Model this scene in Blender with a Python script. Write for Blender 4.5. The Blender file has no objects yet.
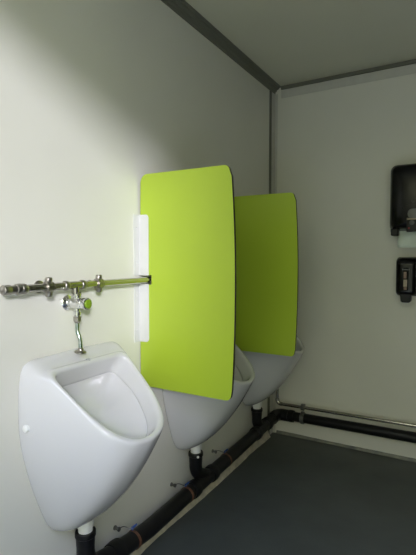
import bpy, bmesh, math, random
from mathutils import Vector, Matrix
random.seed(4)
S = bpy.context.scene
COL = S.collection
PI = math.pi

# ------------------------------------------------------------------ camera numbers
F_PX = 448.0
YAW, PITCH = math.radians(30.3), math.atan((277.5 - 256) / F_PX)
CAM = Vector((1.157, 0.0, 1.221))
H, D, W, Y0 = 2.345, 2.867, 2.30, -0.25      # room height, back wall, right wall, front wall

# ------------------------------------------------------------------ materials
def new_mat(name, col, rough=.5, metal=0, spec=.5, noise=0, scale=8, col2=None, bump=0, bscale=60, coat=0, rnoise=0):
    m = bpy.data.materials.new(name); m.use_nodes = True
    nt = m.node_tree; b = nt.nodes['Principled BSDF']
    b.inputs['Base Color'].default_value = (*col, 1)
    b.inputs['Roughness'].default_value = rough
    b.inputs['Metallic'].default_value = metal
    b.inputs['Specular IOR Level'].default_value = spec
    b.inputs['Coat Weight'].default_value = coat
    tc = nt.nodes.new('ShaderNodeTexCoord')
    if noise or col2:
        n = nt.nodes.new('ShaderNodeTexNoise'); n.inputs['Scale'].default_value = scale
        n.inputs['Detail'].default_value = 5
        nt.links.new(tc.outputs['Object'], n.inputs['Vector'])
        r = nt.nodes.new('ShaderNodeValToRGB')
        c2 = col2 or tuple(c * (1 - noise) for c in col)
        r.color_ramp.elements[0].color = (*c2, 1); r.color_ramp.elements[0].position = .3
        r.color_ramp.elements[1].color = (*col, 1); r.color_ramp.elements[1].position = .7
        nt.links.new(n.outputs['Fac'], r.inputs['Fac'])
        nt.links.new(r.outputs['Color'], b.inputs['Base Color'])
    if bump:
        n2 = nt.nodes.new('ShaderNodeTexNoise'); n2.inputs['Scale'].default_value = bscale
        n2.inputs['Detail'].default_value = 3
        nt.links.new(tc.outputs['Object'], n2.inputs['Vector'])
        bp = nt.nodes.new('ShaderNodeBump'); bp.inputs['Strength'].default_value = bump
        bp.inputs['Distance'].default_value = .004
        nt.links.new(n2.outputs['Fac'], bp.inputs['Height'])
        nt.links.new(bp.outputs['Normal'], b.inputs['Normal'])
    return m

M = dict(
    wall=new_mat('coated steel wall panel', (.775, .762, .69), .32, noise=.03, scale=3, bump=.03, bscale=3),
    wall_darkened=new_mat('wall darkened to cut bounce', (.16, .16, .14), .5, noise=.03, scale=3),  # unseen right wall darkened to cut light bounced onto the left side
    ceil=new_mat('coated steel ceiling panel', (.71, .70, .57), .25, noise=.04, scale=2, bump=.03, bscale=3),
    floor=new_mat('grey epoxy floor', (.078, .088, .082), .42, noise=.25, scale=5, bump=.08, bscale=40),
    trim=new_mat('grey plastic profile', (.16, .16, .13), .5, noise=.08, scale=14),
    trim_pale=new_mat('pale profile', (.62, .61, .56), .45, noise=.08, scale=14),
    seal=new_mat('cream sealant', (.74, .68, .54), .55, noise=.35, scale=22, bump=.3, bscale=50),
    coat=new_mat('olive floor coating upstand', (.24, .23, .18), .5, col2=(.12, .125, .11), scale=14, bump=.2, bscale=50),
    ceramic=new_mat('white glazed ceramic', (.66, .655, .66), .09, coat=.5, noise=.015, scale=4),
    white_plastic=new_mat('white plastic', (.86, .86, .84), .35, noise=.03, scale=20),
    white_metal=new_mat('white powder coat', (.70, .70, .69), .45, noise=.02, scale=20),
    green=new_mat('lime green laminate', (.425, .57, .040), .38, noise=.03, scale=3, bump=.02, bscale=300),
    core=new_mat('black laminate core', (.012, .012, .012), .4, noise=.2, scale=30),
    steel=new_mat('stainless steel tube', (.50, .48, .43), .2, metal=1, noise=.12, scale=25),
    dull=new_mat('dull nickel fitting', (.45, .42, .38), .34, metal=1, noise=.35, scale=60),
    chrome=new_mat('chrome', (.85, .85, .85), .07, metal=1, noise=.05, scale=60),
    corroded=new_mat('tarnished chrome with green bloom', (.70, .70, .68), .2, metal=1, col2=(.30, .45, .40), scale=70),
    btn=new_mat('green button plastic', (.20, .33, .02), .25, noise=.15, scale=60),
    dark=new_mat('dark rubber', (.02, .02, .02), .6, noise=.2, scale=60),
    drain=new_mat('black drain plastic', (.008, .008, .009), .38, spec=.25, noise=.25, scale=30, bump=.05, bscale=60),
    galv=new_mat('galvanised bracket', (.22, .22, .21), .4, metal=.8, noise=.3, scale=60),
    brown=new_mat('rusty brown strap', (.10, .038, .022), .6, col2=(.20, .10, .055), scale=90),
    blue=new_mat('blue plastic', (.03, .09, .36), .35, noise=.2, scale=60),
    smoke=new_mat('smoky black plastic', (.008, .008, .009), .2, spec=.3, noise=.2, scale=20),
    black=new_mat('black plastic', (.009, .009, .009), .4, spec=.3, noise=.2, scale=30),
    grey=new_mat('grey plastic', (.16, .16, .16), .35, noise=.2, scale=40),
    pane=new_mat('dark window plastic', (.012, .012, .012), .5, spec=.08, noise=.2, scale=30),
    cream=new_mat('cream label', (.55, .45, .33), .5, noise=.3, scale=80),
    pink=new_mat('brown pink soap window', (.22, .11, .08), .3, col2=(.35, .24, .17), scale=70),
    red=new_mat('red plastic', (.35, .02, .02), .3, noise=.1, scale=50),
    paper=new_mat('pale paper towel', (.72, .80, .72), .8, noise=.04, scale=60, bump=.2, bscale=200),
    mark=new_mat('grey printed mark', (.45, .46, .48), .4, noise=.1, scale=90),
    ground=new_mat('pale bounce ground', (.50, .48, .34), .85, noise=.2, scale=6),  # paled to bounce more daylight up into the room
    outer=new_mat('olive bounce wall', (.42, .41, .28), .85, noise=.25, scale=2, bump=.2, bscale=30),  # pale olive chosen for the light it bounces into the room
)

# ------------------------------------------------------------------ helpers
def link(name, bm, mats, parent=None, smooth=True, bevel=0, sub=0, angle=40):
    bmesh.ops.recalc_face_normals(bm, faces=bm.faces[:])
    me = bpy.data.meshes.new(name); bm.to_mesh(me); bm.free()
    for m in (mats if isinstance(mats, (list, tuple)) else [mats]): me.materials.append(M[m])
    o = bpy.data.objects.new(name, me); COL.objects.link(o)
    if parent: o.parent = parent
    if bevel:
        md = o.modifiers.new('bevel', 'BEVEL'); md.width = bevel; md.segments = 3; md.limit_method = 'ANGLE'
    if sub:
        md = o.modifiers.new('sub', 'SUBSURF'); md.levels = sub; md.render_levels = sub
    if smooth:
        for p in me.polygons: p.use_smooth = True
        if not sub: me.set_sharp_from_angle(angle=math.radians(angle))
    return o

def tag(o, label, cat, group=None):
    o['label'] = label; o['category'] = cat
    if group: o['group'] = group
    return o

def thing(name, label, cat, loc=(0, 0, 0), group=None):
    o = bpy.data.objects.new(name, None); COL.objects.link(o); o.location = loc
    o.empty_display_size = .05
    return tag(o, label, cat, group)

def struct(name, bm, mats, **k):
    o = link(name, bm, mats, **k); o['kind'] = 'structure'; return o

def copy_tree(o, parent=None):
    c = o.copy(); COL.objects.link(c)
    if parent: c.parent = parent
    for ch in list(o.children): copy_tree(ch, c)
    return c

def box(bm, a, b, mat=0):
    r = bmesh.ops.create_cube(bm, size=1)
    for v in r['verts']:
        v.co = Vector([(a[i] + b[i]) / 2 + v.co[i] * (b[i] - a[i]) for i in range(3)])
    for f in {f for v in r['verts'] for f in v.link_faces}: f.material_index = mat
    return r['verts']

def frame_of(t):
    t = t.normalized()
    u = Vector((0, 0, 1)) if abs(t.z) < .9 else Vector((1, 0, 0))
    a = u.cross(t).normalized(); return a, t.cross(a).normalized()

def tube(bm, pts, r, n=20, caps=True, mat=0):
    """sweep a circle along pts; r is a number or one radius per point"""
    pts = [Vector(p) for p in pts]
    rs = r if isinstance(r, (list, tuple)) else [r] * len(pts)
    rings = []; a = None
    for i, p in enumerate(pts):
        t = Vector((0, 0, 0))
        if i < len(pts) - 1 and (pts[i + 1] - p).length > 1e-7: t += (pts[i + 1] - p).normalized()
        if i > 0 and (p - pts[i - 1]).length > 1e-7: t += (p - pts[i - 1]).normalized()
        t.normalize()
        if a is None: a, b = frame_of(t)
        else:
            a = (a - t * a.dot(t)).normalized(); b = t.cross(a).normalized()
        rings.append([bm.verts.new(p + (a * math.cos(2 * PI * k / n) + b * math.sin(2 * PI * k / n)) * rs[i]) for k in range(n)])
    for i in range(len(rings) - 1):
        for k in range(n):
            f = bm.faces.new((rings[i][k], rings[i][(k + 1) % n], rings[i + 1][(k + 1) % n], rings[i + 1][k])); f.material_index = mat
    if caps:
        f = bm.faces.new(rings[0][::-1]); f.material_index = mat
        f = bm.faces.new(rings[-1]); f.material_index = mat

def lathe(bm, o, axis, prof, n=28, mat=0):
    """prof: (distance along axis, radius)"""
    o = Vector(o); axis = Vector(axis).normalized()
    a, b = frame_of(axis); rings = []
    for d, r in prof:
        rings.append([bm.verts.new(o + axis * d + (a * math.cos(2 * PI * k / n) + b * math.sin(2 * PI * k / n)) * max(r, 1e-4)) for k in range(n)])
    for i in range(len(rings) - 1):
        for k in range(n):
            f = bm.faces.new((rings[i][k], rings[i][(k + 1) % n], rings[i + 1][(k + 1) % n], rings[i + 1][k])); f.material_index = mat
    f = bm.faces.new(rings[0][::-1]); f.material_index = mat
    f = bm.faces.new(rings[-1]); f.material_index = mat

def prism(bm, pts, axis, lo, hi, side_mat=0, face_mat=0):
    """extrude a 2D outline; axis 0,1,2 is the extrusion direction"""
    def P(p, h):
        q = list(p); q.insert(axis, h); return bm.verts.new(q)
    A = [P(p, lo) for p in pts]; B = [P(p, hi) for p in pts]
    f = bm.faces.new(A); f.material_index = face_mat
    f = bm.faces.new(B[::-1]); f.material_index = face_mat
    n = len(pts)
    for i in range(n):
        f = bm.faces.new((A[i], B[i], B[(i + 1) % n], A[(i + 1) % n])); f.material_index = side_mat

def arc(c, r, a0, a1, n=6):
    return [(c[0] + r * math.cos(math.radians(a0 + (a1 - a0) * i / n)), c[1] + r * math.sin(math.radians(a0 + (a1 - a0) * i / n))) for i in range(n + 1)]

def rrect(x0, z0, x1, z1, r, n=5):
    return arc((x1 - r, z1 - r), r, 0, 90, n) + arc((x0 + r, z1 - r), r, 90, 180, n) + arc((x0 + r, z0 + r), r, 180, 270, n) + arc((x1 - r, z0 + r), r, 270, 360, n)

def smooth_path(pts, n=8):
    """Catmull-Rom through pts"""
    P = [Vector(p) for p in pts]; P = [P[0] * 2 - P[1]] + P + [P[-1] * 2 - P[-2]]
    out = []
    for i in range(1, len(P) - 2):
        for k in range(n):
            t = k / n; a, b, c, d = P[i - 1], P[i], P[i + 1], P[i + 2]
            out.append(.5 * ((2 * b) + (c - a) * t + (2 * a - 5 * b + 4 * c - d) * t * t + (3 * b - a - 3 * c + d) * t ** 3))
    out.append(P[-2]); return out

def bend(p0, c, p1, n=8):
    p0, c, p1 = Vector(p0), Vector(c), Vector(p1)
    return [p0 * (1 - t) ** 2 + c * 2 * t * (1 - t) + p1 * t * t for t in [i / n for i in range(n + 1)]]

# ------------------------------------------------------------------ room
T = .06
bm = bmesh.new(); box(bm, (-T, Y0 - T, 0), (0, D + T, H)); struct('wall_left', bm, 'wall', smooth=False)
bm = bmesh.new(); box(bm, (0, D, 0), (W, D + T, H)); struct('wall_back', bm, 'wall', smooth=False)
bm = bmesh.new(); box(bm, (W, Y0 - T, 0), (W + T, D + T, H)); struct('wall_right', bm, 'wall_darkened', smooth=False)
DX0, DX1, DH = .45, 1.99, 2.28              # doorway behind the camera
bm = bmesh.new()
box(bm, (0, Y0 - T, 0), (DX0, Y0, H)); box(bm, (DX1, Y0 - T, 0), (W, Y0, H)); box(bm, (DX0, Y0 - T, DH), (DX1, Y0, H))
struct('wall_front', bm, 'wall', smooth=False)
bm = bmesh.new(); box(bm, (-T, Y0 - T, -.06), (W + T, D + T, 0)); struct('floor', bm, 'floor', smooth=False)
bm = bmesh.new(); box(bm, (-T, Y0 - T, H), (W + T, D + T, H + .06)); struct('ceiling', bm, 'ceil', smooth=False)

# outside, behind the camera: unseen yard and wall, added to bounce and cut daylight
bm = bmesh.new(); box(bm, (-14, -16, -.30), (16, Y0 - T, -.22)); struct('ground_outside', bm, 'ground', smooth=False)
bm = bmesh.new(); box(bm, (-10, -3.8, -.22), (14, -3.5, 2.47)); struct('wall_light_block', bm, 'outer', smooth=False)

# ceiling cove along the left wall: stepped dark profile
bm = bmesh.new()
prism(bm, [(0, H), (0, 2.302), (.004, 2.302), (.006, 2.314), (.014, 2.318), (.017, 2.328), (.030, 2.331), (.033, 2.339), (.046, 2.341), (.046, H)], 1, Y0, D)
struct('trim_1', bm, 'trim', smooth=False)
bm = bmesh.new()                            # pale strip along the back wall; dark strip above paints in the recess shade
prism(bm, [(D, 2.322), (D, 2.268), (D - .005, 2.268), (D - .006, 2.319), (D - .004, 2.322)], 0, .048, W)
struct('trim_2', bm, 'trim_pale', smooth=False)
bm = bmesh.new()
prism(bm, [(D, H), (D, 2.3225), (D - .012, 2.326), (D - .012, 2.338), (D - .012, H)], 0, .048, W)
struct('trim_6', bm, 'trim', smooth=False)
bm = bmesh.new()                            # upright corner profile: pale flats and a dark bead
prism(bm, [(0, D), (0, D - .070), (.004, D - .070), (.006, D - .004), (.022, D - .005), (.022, D)], 2, 0, 2.30)
struct('trim_3', bm, 'trim_pale', smooth=False)
bm = bmesh.new()
prism(bm, [(0, D - .071), (.010, D - .073), (.011, D - .084), (.006, D - .090), (0, D - .091)], 2, 0, 2.30)
struct('trim_7', bm, 'trim', smooth=False)

# wavy cream sealant where floor coating meets the walls
def sealant(name, length, top, out, along, mat='seal'):
    bm = bmesh.new(); n = 90; rows = []
    for i in range(n + 1):
        s = length * i / n
        w = .5 + .5 * math.sin(s * 9 + 1.3 * math.sin(s * 4.1)) * .6 + random.uniform(-.12, .12)
        o_ = out * (.65 + .6 * w); t_ = top * (.85 + .25 * w)
        pr = [(0, t_), (o_ * .35, t_ * .55), (o_ * .75, t_ * .16), (o_, .0008), (0, .0008)]
        rows.append([bm.verts.new(along(s, a, z)) for a, z in pr])
    for i in range(n):
        for k in range(5):
            bm.faces.new((rows[i][k], rows[i][(k + 1) % 5], rows[i + 1][(k + 1) % 5], rows[i + 1][k]))
    bm.faces.new(rows[0]); bm.faces.new(rows[-1][::-1])
    return struct(name, bm, mat)
sealant('trim_4', D - .09 - Y0, .05, .022, lambda s, a, z: (a, Y0 + s, z))
sealant('trim_5', W - .03, .020, .010, lambda s, a, z: (.03 + s, D - a, z), 'coat')

# ------------------------------------------------------------------ urinals
SA, SB = Vector((.075, 0, .865)), Vector((.335, 0, .655))
SD = (SB - SA).normalized(); SN = Vector((-SD.z, 0, SD.x))
if SN.z < 0: SN = -SN
def resample(keys, counts):
    """keys: list of polylines sharing end points -> points, counts per polyline"""
    out = []
    for pl, c in zip(keys, counts):
        pl = [Vector(p) for p in pl]
        seg = [(pl[i + 1] - pl[i]).length for i in range(len(pl) - 1)]; L = sum(seg)
        for k in range(c):
            d = L * k / c; i = 0
            while i < len(seg) - 1 and d > seg[i]: d -= seg[i]; i += 1
            out.append(pl[i].lerp(pl[i + 1], d / seg[i]))
    out.append(Vector(keys[-1][-1])); return out
CT = (8, 4, 16)
def half_to_loop(h):                        # half outline (top centre .. bottom centre) mirrored to a closed loop
    return h + [Vector((-p.x, p.y)) for p in h[-2:0:-1]]
wall_half = resample([[(0, .907), (.180, .904)],
                      [(.180, .904), (.202, .896), (.215, .880), (.220, .855)],
                      [(.220, .855), (.227, .80), (.228, .70), (.219, .63), (.203, .56), (.176, .47), (.145, .385), (.125, .342), (.101, .315), (.062, .306), (0, .303)]], CT)
def sm(keys): return [[(p.x, p.y) for p in smooth_path([(a, b, 0) for a, b in keys], 6)]][0]
out_half = resample([[(0, -.017), (.150, -.017)],
                     [(.150, -.017), (.168, -.012), (.179, -.001), (.182, .016)],
                     sm([(.182, .016), (.174, .060), (.154, .187), (.131, .255), (.100, .295), (.063, .320), (0, .332)])], CT)
in_half = resample([[(0, .004), (.128, .004)],
                    [(.128, .004), (.146, .008), (.154, .019), (.156, .034)],
                    sm([(.156, .034), (.150, .092), (.136, .165), (.110, .236), (.080, .277), (.045, .301), (0, .310)])], CT)
WL, OL, IL = half_to_loop(wall_half), half_to_loop(out_half), half_to_loop(in_half)
def on_slant(p, h=0): return SA + SD * p.y + Vector((0, p.x, 0)) + SN * h
def urinal_bm():
    bm = bmesh.new(); n = len(WL); loops = []
    def add(f): loops.append([bm.verts.new(f(i)) for i in range(n)])
    w0 = lambda i: Vector((0, WL[i].x, WL[i].y))
    cen = Vector((0, 0, .65))
    add(lambda i: w0(i) + (cen - w0(i)) * .03 + Vector((.001, 0, 0)))
    add(lambda i: w0(i) + Vector((.003, 0, 0)))
    for t in (.12, .26, .42, .58, .74, .88):
        def f(i, t=t):
            p0 = w0(i) + Vector((.003, 0, 0)); p3 = on_slant(OL[i])
            p1 = p0 + Vector((.40 * p3.x, 0, 0))
            p2 = Vector((p3.x * .86, p3.y + (p0.y - p3.y) * .26, p3.z + (p0.z - p3.z) * .25))
            return p0 * (1 - t) ** 3 + p1 * 3 * t * (1 - t) ** 2 + p2 * 3 * t * t * (1 - t) + p3 * t ** 3
        add(f)
    add(lambda i: on_slant(OL[i]))
    add(lambda i: on_slant(OL[i].lerp(IL[i], .22), .0055))
    add(lambda i: on_slant(OL[i].lerp(IL[i], .60), .0065))
    add(lambda i: on_slant(OL[i].lerp(IL[i], .92), .002))
    c = Vector((0, .135))
    for sc, h in ((1.0, -.010), (.985, -.030), (.957, -.053), (.978, -.0555), (.978, -.060), (.925, -.0635), (.74, -.084), (.5, -.100), (.25, -.113), (.06, -.118)):
        def g(i, sc=sc, h=h):
            p = c + (IL[i] - c) * sc
            deep = 1 + (.38 * max(0, 1 - p.y / .13) if h < -.045 and sc > .3 else 0)   # the back wall of the bowl sits deeper at the top
            return on_slant(p, h * deep)
        add(g)
    for a, b in zip(loops, loops[1:]):
        for i in range(n): bm.faces.new((a[i], a[(i + 1) % n], b[(i + 1) % n], b[i]))
    bm.faces.new(loops[0][::-1]); bm.faces.new(loops[-1])
    cl = bm.edges.layers.float.new('crease_edge')                # crisp fold where the bowl meets its back plate
    for k in (len(loops) - 8, len(loops) - 6):
        for i in range(n):
            e = bm.edges.get((loops[k][i], loops[k][(i + 1) % n])); e[cl] = .8
    return bm
OUT_X = .043                                # outlet and drop pipe distance from wall
U_Y = (1.075, 1.790, 2.505)
def make_urinal():
    t = thing('urinal', '', 'urinal', (0, U_Y[0], 0), 'urinals along the left wall')
    link('basin', urinal_bm(), 'ceramic', t, sub=2)
    bm = bmesh.new(); lathe(bm, (OUT_X, 0, .268), (0, 0, 1), [(0, .0245), (.030, .0245), (.032, .029), (.062, .029)])
    link('waste_outlet', bm, 'white_plastic', t)
    for s in (-1, 1):
        bm = bmesh.new(); lathe(bm, (.038, s * .2215, .712), (0, s, 0), [(-.004, .011), (.007, .011), (.0095, .008), (.0105, .003)], 18)
        link('screw_cap', bm, 'white_plastic', t)
    bm = bmesh.new(); bmesh.ops.create_icosphere(bm, subdivisions=2, radius=1)
    dups = [((.066, -.004, .8775), .005), ((.066, .005, .8775), .005), ((.071, .0005, .8745), .004)]
    bm.free(); bm = bmesh.new()
    for c_, r_ in dups: lathe(bm, c_, (.42, 0, .9), [(-.002, r_), (.0012, r_), (.0018, r_ * .6)], 14)
    link('printed_mark', bm, 'mark', t)
    return t
u1 = make_urinal()
u1['label'] = 'frontmost white ceramic wall urinal, fully in view below the chrome flush valve'
u2 = copy_tree(u1); u2.location.y = U_Y[1]
u2['label'] = 'middle white ceramic wall urinal, half hidden behind the larger lit green partition'
u3 = copy_tree(u1); u3.location.y = U_Y[2]
u3['label'] = 'farthest white ceramic wall urinal, in the shaded corner behind the dark green partition'

# ------------------------------------------------------------------ partitions
PZ = 1.126                                  # flush pipe height
PX = .045
def make_partition():
    t = thing('partition', '', 'partition', (0, 1.427, 0), 'green partitions between the urinals')
    z0, z1, r = .693, 1.546, .022
    pts = [(.004, z0 + .012)] + arc((.016, z0 + .012), .012, 180, 270, 4)
    pts += [(.394, z0)]
    pts += arc((.398, z0 + r), r, 285, 355, 5)
    zs = [z0 + .04 + (z1 - z0 - .08) * i / 14 for i in range(15)]
    for z in zs:
        u = (z - (z0 + z1) / 2) / ((z1 - z0) / 2)
        pts.append((.434 - .013 * u * u - (.0045 if u > 0 else 0) * u * u, z))
    pts += arc((.390, z1 - r), r, 5, 90, 6)
    pts += arc((.010 + .032, z1 - .032), .032, 90, 180, 6)
    pts += [(.004, PZ + .019), (.062, PZ + .019), (.062, PZ - .019), (.004, PZ - .019)]
    clean = [pts[0]]
    for p in pts[1:]:
        if (Vector(p) - Vector(clean[-1])).length > .0006: clean.append(p)
    bm = bmesh.new(); prism(bm, clean, 1, 0, .013, side_mat=1, face_mat=0)
    link('panel', bm, ['green', 'core'], t, smooth=False)
    for lo, hi, topr in ((PZ + .017, 1.386, True), (.874, PZ - .017, False)):
        bm = bmesh.new()
        rr = .014; x1 = .049
        if topr: o_ = [(.0, lo), (x1, lo)] + arc((x1 - rr, hi - rr), rr, 0, 90, 5) + [(.0, hi)]
        else: o_ = [(.0, hi), (x1, hi)] + arc((x1 - rr, lo + rr), rr, 0, -90, 5) + [(.0, lo)]
        prism(bm, o_, 1, -.003, 0)                             # leaf on the panel face
        box(bm, (0, -.034, lo), (.003, -.003, hi))             # leaf on the wall
        b = link('bracket', bm, 'white_metal', t, smooth=False); b['label'] = 'white angle bracket'
        bm = bmesh.new()
        for k in (.2, .8):
            lathe(bm, (.003, -.019, lo + (hi - lo) * k), (1, 0, 0), [(0, .0045), (.002, .004), (.003, .002)], 12)
        link('screw', bm, 'white_metal', b)
    return t
p1 = make_partition()
p1['label'] = 'brightly lit lime green partition with white brackets, nearest on the left wall'
p2 = copy_tree(p1); p2.location = (0, 2.147, .045); p2.scale = (.965, 1, .965)
p2['label'] = 'shaded darker green partition farther back, partly hidden behind the nearer green one'

# ------------------------------------------------------------------ flush water pipe
t = thing('water_pipe', 'horizontal stainless flush water pipe on left wall above the front urinal', 'pipe', (PX, .80, PZ))
def loc(o, p): o.location = p; return o
base = Vector((PX, .80, PZ))
def part(name, bm, mat, par, origin, **k):
    bmesh.ops.translate(bm, verts=bm.verts[:], vec=-Vector(origin)); return link(name, bm, mat, par, **k)
bm = bmesh.new(); tube(bm, [(PX, .80, PZ), (PX, 1.4, PZ), (PX, 2.0, PZ), (PX, 2.56, PZ)], .0116, 24)
part('tube', bm, 'steel', t, base)
bm = bmesh.new(); lathe(bm, (PX, .774, PZ), (0, 1, 0), [(0, .004), (.002, .008), (.004, .0125), (.006, .0145), (.026, .0145), (.029, .012), (.045, .0125), (.047, .0155), (.052, .0165), (.060, .0165), (.063, .013), (.068, .0115)], 24)
part('end_cap', bm, 'dull', t, base)
for y in (.846, 1.004, 1.076):
    bm = bmesh.new(); lathe(bm, (PX, y - .012, PZ), (0, 1, 0), [(0, .0115), (.002, .0145), (.006, .0158), (.015, .0158), (.019, .0142), (.024, .0115)], 24)
    if y > .9: part('coupling', bm, 'dull', t, base)
    else: part('coupling', bm, 'dull', t, base)
bm = bmesh.new(); lathe(bm, (PX, 1.010, PZ), (0, 1, 0), [(0, .0128), (.062, .0128)], 24)
tube(bm, [(PX, 1.043, PZ), (PX, 1.043, PZ - .028)], [.012, .0125], 20)
part('tee', bm, 'steel', t, base)
for y, rw in ((.935, .019), (1.150, .011)):
    bm = bmesh.new()
    lathe(bm, (PX, y - .012, PZ), (0, 1, 0), [(0, .0112), (.0005, .0175), (.0235, .0175), (.024, .0112)], 24)   # ring
    for q in (-1, 1):                                                                                        # rounded ears with screws
        tube(bm, [(PX + .001, y, PZ + q * .012), (PX + .001, y, PZ + q * .026), (PX + .001, y, PZ + q * .030)], [.0112, .0112, .0085], 8)
    lathe(bm, (PX + .008, y, PZ + .023), (1, 0, 0), [(0, .0055), (.003, .0055), (.0045, .003)], 14)
    lathe(bm, (PX + .007, y, PZ - .024), (1, 0, 0), [(0, .0055), (.003, .0055), (.0045, .003)], 14)
    c = part('pipe_clip', bm, 'dull', t, base)
    bm = bmesh.new(); lathe(bm, (.0005, y, PZ), (1, 0, 0), [(0, rw), (.003, rw), (.0045, rw - .003), (.006, .006), (PX - .016, .0055)], 24)
    part('wall_rosette', bm, 'dull', c, base)
t.location = base

# ------------------------------------------------------------------ flush valve
VY, VZ = 1.049, 1.066
t = thing('flush_valve', 'chrome push-button flush valve with green button above the front urinal', 'valve', (0, VY, VZ))
O = (0, VY, VZ)
bm = bmesh.new(); lathe(bm, (.0005, VY, VZ), (1, 0, 0), [(0, .026), (.003, .026), (.007, .022), (.010, .014), (.012, .0125)], 32)
part('wall_flange', bm, 'chrome', t, O)
bm = bmesh.new(); lathe(bm, (.010, VY, VZ), (1, 0, 0), [(0, .0125), (.012, .0135), (.016, .0175), (.022, .0185), (.062, .0185), (.064, .0175), (.0645, .0165), (.066, .0175), (.067, .0195), (.082, .0195), (.084, .0185), (.0845, .016)], 32)
part('valve_body', bm, 'chrome', t, O)
bm = bmesh.new(); lathe(bm, (.094, VY, VZ), (1, 0, 0), [(0, .0145), (.004, .0142), (.006, .012), (.007, .004)], 28)
part('push_button', bm, 'btn', t, O)
bm = bmesh.new()
lathe(bm, (PX, VY, VZ + .010), (0, 0, 1), [(0, .0115), (.010, .0115), (.012, .014), (.022, .014)], 20)
part('inlet_neck', bm, 'chrome', t, O)
bm = bmesh.new(); lathe(bm, (PX, VY, VZ + .026), (0, 0, 1), [(0, .014), (.001, .0155), (.0105, .0155), (.0115, .014)], 6)
part('inlet_nut', bm, 'dull', t, O)
bm = bmesh.new(); lathe(bm, (PX, VY, VZ - .012), (0, 0, -1), [(0, .010), (.014, .010), (.016, .0125), (.027, .0125), (.029, .009), (.032, .009)], 20)
part('outlet_neck', bm, 'chrome', t, O)
bm = bmesh.new(); lathe(bm, (PX, VY, VZ - .043), (0, 0, -1), [(0, .0105), (.0015, .0125), (.016, .0125), (.018, .0105), (.022, .008)], 6)
part('outlet_nut', bm, 'dull', t, O)
FX, FY, FZ = .055, 1.052, .9045
bm = bmesh.new(); tube(bm, smooth_path([(PX, VY, VZ - .058), (PX, VY, VZ - .080), (PX + .001, VY, VZ - .094), (PX + .009, VY + .002, VZ - .118), (FX, FY, VZ - .140), (FX, FY, FZ + .004)], 6), .0068, 16)
part('flush_tube', bm, 'corroded', t, O)
bm = bmesh.new(); lathe(bm, (FX, FY, FZ - .001), (.12, 0, 1), [(0, .0195), (.003, .0195), (.0055, .017), (.008, .010), (.014, .0085), (.016, .006)], 28)
part('foot_rosette', bm, 'dull', t, O)

# ------------------------------------------------------------------ black drain
DR = .034
DXL = .060
def dz(y): return .108 + .027 * (y - 1.075) + max(0, 1.40 - y) * .11
YC = D - .052                               # centre of the run on the back wall
def back_z(x): return dz(YC) + .012 * x
t = thing('drain_pipe', 'black plastic drain pipe running low along left and back walls', 'pipe', (0, 0, 0))
bm = bmesh.new()
path = [(DXL, 1.19, dz(1.19)), (DXL, 1.28, dz(1.28)), (DXL, 1.40, dz(1.40)), (DXL, 1.9, dz(1.9)), (DXL, 2.6, dz(2.6)), (DXL, YC - .09, dz(YC - .09))]
tube(bm, path, DR, 28); link('left_run', bm, 'drain', t)
bm = bmesh.new()
tube(bm, [(DXL, YC - .10, dz(YC - .1)), (DXL, YC - .07, dz(YC))] + bend((DXL, YC - .05, dz(YC)), (DXL, YC, dz(YC)), (DXL + .05, YC, dz(YC))) + [(DXL + .075, YC, dz(YC))], DR + .004, 28)
link('corner_elbow', bm, 'drain', t)
bm = bmesh.new()
tube(bm, [(DXL + .07, YC, back_z(.1)), (.6, YC, back_z(.6)), (1.2, YC, back_z(1.2)), (W - .02, YC, back_z(W))], DR - .003, 28); link('back_run', bm, 'drain', t)
def collar(axis_pt, axis, r, L=.03):
    bm = bmesh.new(); lathe(bm, axis_pt, axis, [(0, r - .004), (.002, r), (L * .4, r + .002), (L * .6, r + .002), (L - .002, r), (L, r - .004)], 28); return bm
for k, uy in enumerate(U_Y):
    zb = dz(uy)
    bm = bmesh.new()                                            # socket that takes the outlet
    lathe(bm, (OUT_X, uy, .283), (0, 0, -1), [(0, .026), (0, .034), (.003, .0355), (.016, .0355), (.019, .0325), (.050, .031)], 28)
    link('socket', bm, 'drain', t)
    bm = bmesh.new()
    if k == 0:
        tube(bm, [(OUT_X, uy, .25), (OUT_X, uy, .215)] + bend((OUT_X, uy, .210), (OUT_X + .005, uy, .148), (DXL, uy + .060, .146), 10) + [(DXL, uy + .13, dz(uy + .13))], [.0305] * 2 + [.031 + .003 * i / 10 for i in range(11)] + [.034], 24)
    else:
        tube(bm, [(OUT_X, uy, .25), (OUT_X, uy, .225)] + bend((OUT_X, uy, .215), (OUT_X, uy, .180), (.050, uy + .032, .160), 6) + [(DXL, uy + .090, dz(uy) + .004)], .0305, 24)
    link('drop_bend', bm, 'drain', t)
    if k:
        link('junction', collar((DXL, uy + .10, dz(uy + .10)), (0, 1, 0), DR + .005, .045), 'drain', t)
        link('junction', collar((DXL, uy - .07, dz(uy - .07)), (0, 1, 0), DR + .005, .045), 'drain', t)
    else:
        link('junction', collar((DXL, uy + .105, dz(uy + .105)), (0, 1, 0), DR + .006, .05), 'drain', t)
    if k == 1:
        bm = bmesh.new(); lathe(bm, (OUT_X + .027, uy - .024, .272), (.7, -.7, 0), [(0, .006), (.002, .006), (.003, .003)], 12); link('white_spot', bm, 'white_plastic', t)  # small white disc at the rim of the middle socket
link('junction', collar((.135, YC, back_z(.13)), (1, 0, 0), DR + .004, .04), 'drain', t)
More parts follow.
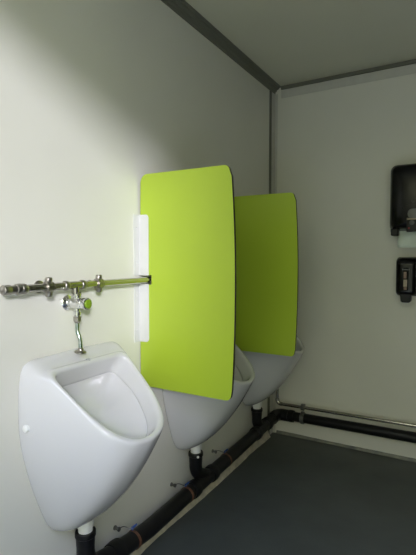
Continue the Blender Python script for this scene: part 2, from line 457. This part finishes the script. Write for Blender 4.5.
for y in (1.312, 1.690, 2.070):             # strap clamps with blue wing nut and wall anchor
    z = dz(y)
    bm = bmesh.new(); lathe(bm, (DXL, y - .010, z), (0, 1, 0), [(0, DR), (.0005, DR + .0018), (.0115, DR + .0018), (.012, DR)], 32)
    c = link('pipe_strap', bm, 'brown', t); c['label'] = 'rusty brown pipe strap'
    bm = bmesh.new()
    lathe(bm, (DXL - .010, y, z + DR), (0, 0, 1), [(0, .004), (.012, .004)], 12)
    for s in (-1, 1):
        tube(bm, [(DXL - .010, y, z + DR + .008), (DXL - .010 + .006, y + s * .010, z + DR + .014), (DXL - .010 + .010, y + s * .016, z + DR + .019)], [.005, .0045, .003], 10)
    w = link('wing_nut', bm, 'blue', c)
    bm = bmesh.new()
    lathe(bm, (.0005, y - .045, z + .052), (1, 0, 0), [(0, .009), (.003, .009), (.004, .006), (.018, .006), (.019, .0085), (.024, .0085)], 16)
    tube(bm, smooth_path([(.020, y - .045, z + .052), (.024, y - .02, z + .050), (DXL - .012, y - .002, z + DR + .003)], 5), .0016, 10)
    link('wall_anchor', bm, 'galv', c)
def wall_clamp(x, z, r, parent, yc):
    bm = bmesh.new()
    lathe(bm, (x - .013, yc, z), (1, 0, 0), [(0, r), (.0005, r + .004), (.0255, r + .004), (.026, r)], 28)
    box(bm, (x - .011, yc - .008, z + r), (x + .011, yc + .012, z + r + .009))
    box(bm, (x - .011, yc - .008, z - r - .008), (x + .011, yc + .012, z - r))
    box(bm, (x - .006, yc + r, z - .012), (x + .006, D - .001, z + .012))
    return link('pipe_clamp', bm, 'galv', parent)
wall_clamp(.232, back_z(.232), DR - .003, t, YC)

# ------------------------------------------------------------------ steel supply pipe on the back wall
SZ, SY, SX = .222, D - .040, .050
t = thing('supply_pipe', 'thin stainless supply pipe above the black drain on back wall', 'pipe', (0, 0, 0))
def sz(x): return SZ + .012 * (x - .05)
bm = bmesh.new(); tube(bm, [(SX + .025, SY, sz(SX)), (.8, SY, sz(.8)), (W - .01, SY, sz(W))], .0105, 20); link('tube', bm, 'steel', t)
bm = bmesh.new(); tube(bm, bend((SX + .032, SY, sz(SX)), (SX, SY, SZ), (SX, SY, SZ + .034), 8), .0130, 20); link('elbow', bm, 'steel', t)
bm = bmesh.new(); tube(bm, [(SX, SY, SZ + .03), (SX, SY, .70), (SX, SY, PZ - .03)], .0105, 20); link('riser', bm, 'steel', t)
bm = bmesh.new(); tube(bm, bend((SX, SY, PZ - .035), (SX, SY, PZ), (PX, SY - .035, PZ), 8) + [(PX, 2.562, PZ)], .0112, 20); link('top_bend', bm, 'steel', t)
wall_clamp(.228, sz(.228), .0105, t, SY)

# ------------------------------------------------------------------ paper towel dispenser
def shell(outline_fn, ys):
    """stack of rounded-rectangle outlines from the wall outwards"""
    bm = bmesh.new(); rings = []
    for y, (x0, z0, x1, z1, r) in ys:
        rings.append([bm.verts.new((p[0], y, p[1])) for p in rrect(x0, z0, x1, z1, r, 6)])
    n = len(rings[0])
    for a, b in zip(rings, rings[1:]):
        for i in range(n): bm.faces.new((a[i], a[(i + 1) % n], b[(i + 1) % n], b[i]))
    bm.faces.new(rings[0][::-1]); bm.faces.new(rings[-1]); return bm
tx0, tx1, tz0, tz1 = .752, 1.068, 1.335, 1.735
t = thing('towel_dispenser', 'black paper towel dispenser high on the back wall', 'dispenser', ((tx0 + tx1) / 2, D, tz0))
O = tuple(t.location)
bm = shell(None, [(D - .001, (tx0, tz0 + .004, tx1, tz1, .03)), (D - .06, (tx0, tz0 + .004, tx1, tz1, .03))])
part('back_case', bm, 'black', t, O)
bm = shell(None, [(D - .06, (tx0 - .001, tz0 + .026, tx1 + .001, tz1 + .001, .032)), (D - .11, (tx0 + .002, tz0 + .026, tx1 - .002, tz1, .034)), (D - .155, (tx0 + .010, tz0 + .037, tx1 - .010, tz1 - .008, .036)),
                  (D - .180, (tx0 + .022, tz0 + .042, tx1 - .022, tz1 - .022, .036)), (D - .192, (tx0 + .044, tz0 + .055, tx1 - .044, tz1 - .050, .036)), (D - .196, (tx0 + .075, tz0 + .08, tx1 - .075, tz1 - .09, .036))])
part('cover', bm, 'smoke', t, O, angle=60)
for x in (tx0 + .016, tx1 - .056):
    bm = bmesh.new(); box(bm, (x, D - .165, tz0), (x + .04, D - .055, tz0 + .040)); part('bottom_foot', bm, 'black', t, O, bevel=.006)
cx_ = (tx0 + tx1) / 2
bm = bmesh.new()
box(bm, (cx_ - .058, D - .2025, 1.352), (cx_ + .058, D - .185, 1.432)); pl = part('front_plate', bm, 'black', t, O, bevel=.006)
bm = bmesh.new(); prism(bm, rrect(cx_ - .052, 1.424, cx_ + .052, 1.478, .024), 1, D - .207, D - .19); part('lock_bump', bm, 'grey', t, O, bevel=.004)
bm = bmesh.new(); box(bm, (cx_ - .054, D - .2065, 1.418), (cx_ + .054, D - .200, 1.426)); part('pale_stripe', bm, 'cream', t, O)
bm = bmesh.new(); lathe(bm, (cx_ - .030, D - .2015, 1.402), (0, -1, 0), [(0, .013), (.005, .013), (.008, .010), (.009, .003)], 24); part('knob', bm, 'grey', t, O)
bm = bmesh.new(); lathe(bm, (cx_ - .044, D - .2015, 1.372), (0, -1, 0), [(0, .005), (.003, .005), (.004, .002)], 16); part('indicator', bm, 'red', t, O)
# the sheet hanging out
bm = bmesh.new(); n = 10; rows = []
px0, px1 = cx_ - .108, cx_ + .108
for j in range(7):
    z = 1.375 - (1.375 - 1.268) * j / 6
    rows.append([bm.verts.new((px0 + (px1 - px0) * i / n, D - .110 - .030 * (j / 6) ** .7 + .004 * math.sin(i * .9 + j), z)) for i in range(n + 1)])
for a, b in zip(rows, rows[1:]):
    for i in range(n): bm.faces.new((a[i], a[i + 1], b[i + 1], b[i]))
o = link('paper_towel', bm, 'paper'); md = o.modifiers.new('thick', 'SOLIDIFY'); md.thickness = .0012
tag(o, 'pale paper towel sheet hanging out under the black towel dispenser', 'paper towel')

# ------------------------------------------------------------------ soap dispenser
sx0, sx1, sz0, sz1 = .786, .904, .989, 1.214
t = thing('soap_dispenser', 'small black soap dispenser with window, below the towel dispenser', 'dispenser', ((sx0 + sx1) / 2, D, sz0))
O = tuple(t.location); sc = (sx0 + sx1) / 2
bm = shell(None, [(D - .001, (sx0, sz0, sx1, sz1, .018)), (D - .03, (sx0, sz0, sx1, sz1, .018))])
part('back_case', bm, 'black', t, O)
bm = shell(None, [(D - .03, (sx0 + .001, sz0 + .004, sx1 - .001, sz1 - .001, .020)), (D - .07, (sx0 + .002, sz0 + .005, sx1 - .002, sz1 - .003, .022)), (D - .098, (sx0 + .007, sz0 + .008, sx1 - .007, sz1 - .012, .022)), (D - .110, (sx0 + .018, sz0 + .02, sx1 - .018, sz1 - .03, .018)), (D - .112, (sx0 + .03, sz0 + .03, sx1 - .03, sz1 - .045, .01))])
part('cover', bm, 'smoke', t, O, angle=60)
bm = bmesh.new(); prism(bm, rrect(sc - .0145, sz0 + .036, sc + .0145, sz0 + .166, .008), 1, D - .1145, D - .109)
w = part('window', bm, 'pane', t, O)
bm = bmesh.new(); box(bm, (sc - .011, D - .1155, sz0 + .105), (sc + .004, D - .1142, sz0 + .142)); part('soap_level', bm, 'pink', w, O)
bm = bmesh.new(); box(bm, (sc - .011, D - .1158, sz0 + .058), (sc + .008, D - .1142, sz0 + .098)); part('label_sticker', bm, 'cream', w, O)
bm = bmesh.new(); box(bm, (sc - .009, D - .1156, sz0 + .040), (sc + .006, D - .1142, sz0 + .056)); part('soap_level', bm, 'pink', w, O)
bm = bmesh.new(); prism(bm, rrect(sc - .018, sz0 + .152, sc + .018, sz0 + .158, .002), 1, D - .1158, D - .109); part('window_rim', bm, 'grey', w, O)
bm = bmesh.new(); prism(bm, [(sc - .032, sz0 + .02), (sc - .026, sz0 - .028), (sc - .018, sz0 - .034), (sc + .018, sz0 - .034), (sc + .026, sz0 - .028), (sc + .032, sz0 + .02)], 1, D - .105, D - .035)
part('push_lever', bm, 'black', t, O, bevel=.005)

# ------------------------------------------------------------------ daylight
wd = bpy.data.worlds.new('sky'); S.world = wd; wd.use_nodes = True
nt = wd.node_tree; bg = nt.nodes['Background']
tc = nt.nodes.new('ShaderNodeTexCoord'); sp = nt.nodes.new('ShaderNodeSeparateXYZ')
mr = nt.nodes.new('ShaderNodeMapRange'); mr.inputs['From Min'].default_value = -1; mr.inputs['From Max'].default_value = 1
rp = nt.nodes.new('ShaderNodeValToRGB')
def el(deg): return (math.sin(math.radians(deg)) + 1) / 2
cr = rp.color_ramp
stops = [(-90, (.14, .135, .10)), (0, (.34, .345, .20)), (22, (.36, .365, .23)), (31, (.44, .46, .40)), (39, (.80, .92, 1.36)), (90, (.74, .92, 1.52))]
while len(cr.elements) < len(stops): cr.elements.new(.5)
for e, (d, c) in zip(cr.elements, stops): e.position = el(d); e.color = (*c, 1)
nt.links.new(tc.outputs['Generated'], sp.inputs[0]); nt.links.new(sp.outputs['Z'], mr.inputs['Value'])
nt.links.new(mr.outputs[0], rp.inputs['Fac']); nt.links.new(rp.outputs['Color'], bg.inputs['Color'])
bg.inputs['Strength'].default_value = 7.5
sun = bpy.data.lights.new('sun', 'SUN'); so = bpy.data.objects.new('sun', sun); COL.objects.link(so)
sun.energy = 2.4; sun.angle = math.radians(7.5); sun.color = (1, .995, 1.12)
so.location = (3, -3, 3)
so.rotation_euler = Vector((-1, 1.0, -.38)).to_track_quat('-Z', 'Y').to_euler()

# ------------------------------------------------------------------ camera
cam = bpy.data.cameras.new('camera'); co = bpy.data.objects.new('camera', cam); COL.objects.link(co)
cam.sensor_fit = 'HORIZONTAL'; cam.sensor_width = 36; cam.lens = F_PX / 416 * 36
cam.clip_start = .02
co.location = CAM
fw = Vector((-math.sin(YAW) * math.cos(PITCH), math.cos(YAW) * math.cos(PITCH), -math.sin(PITCH)))
co.rotation_euler = fw.to_track_quat('-Z', 'Y').to_euler()
S.camera = co
S.view_settings.view_transform = 'Standard'; S.view_settings.look = 'None'
S.view_settings.gamma = 1; S.view_settings.exposure = 0.11; S.view_settings.use_curve_mapping = False
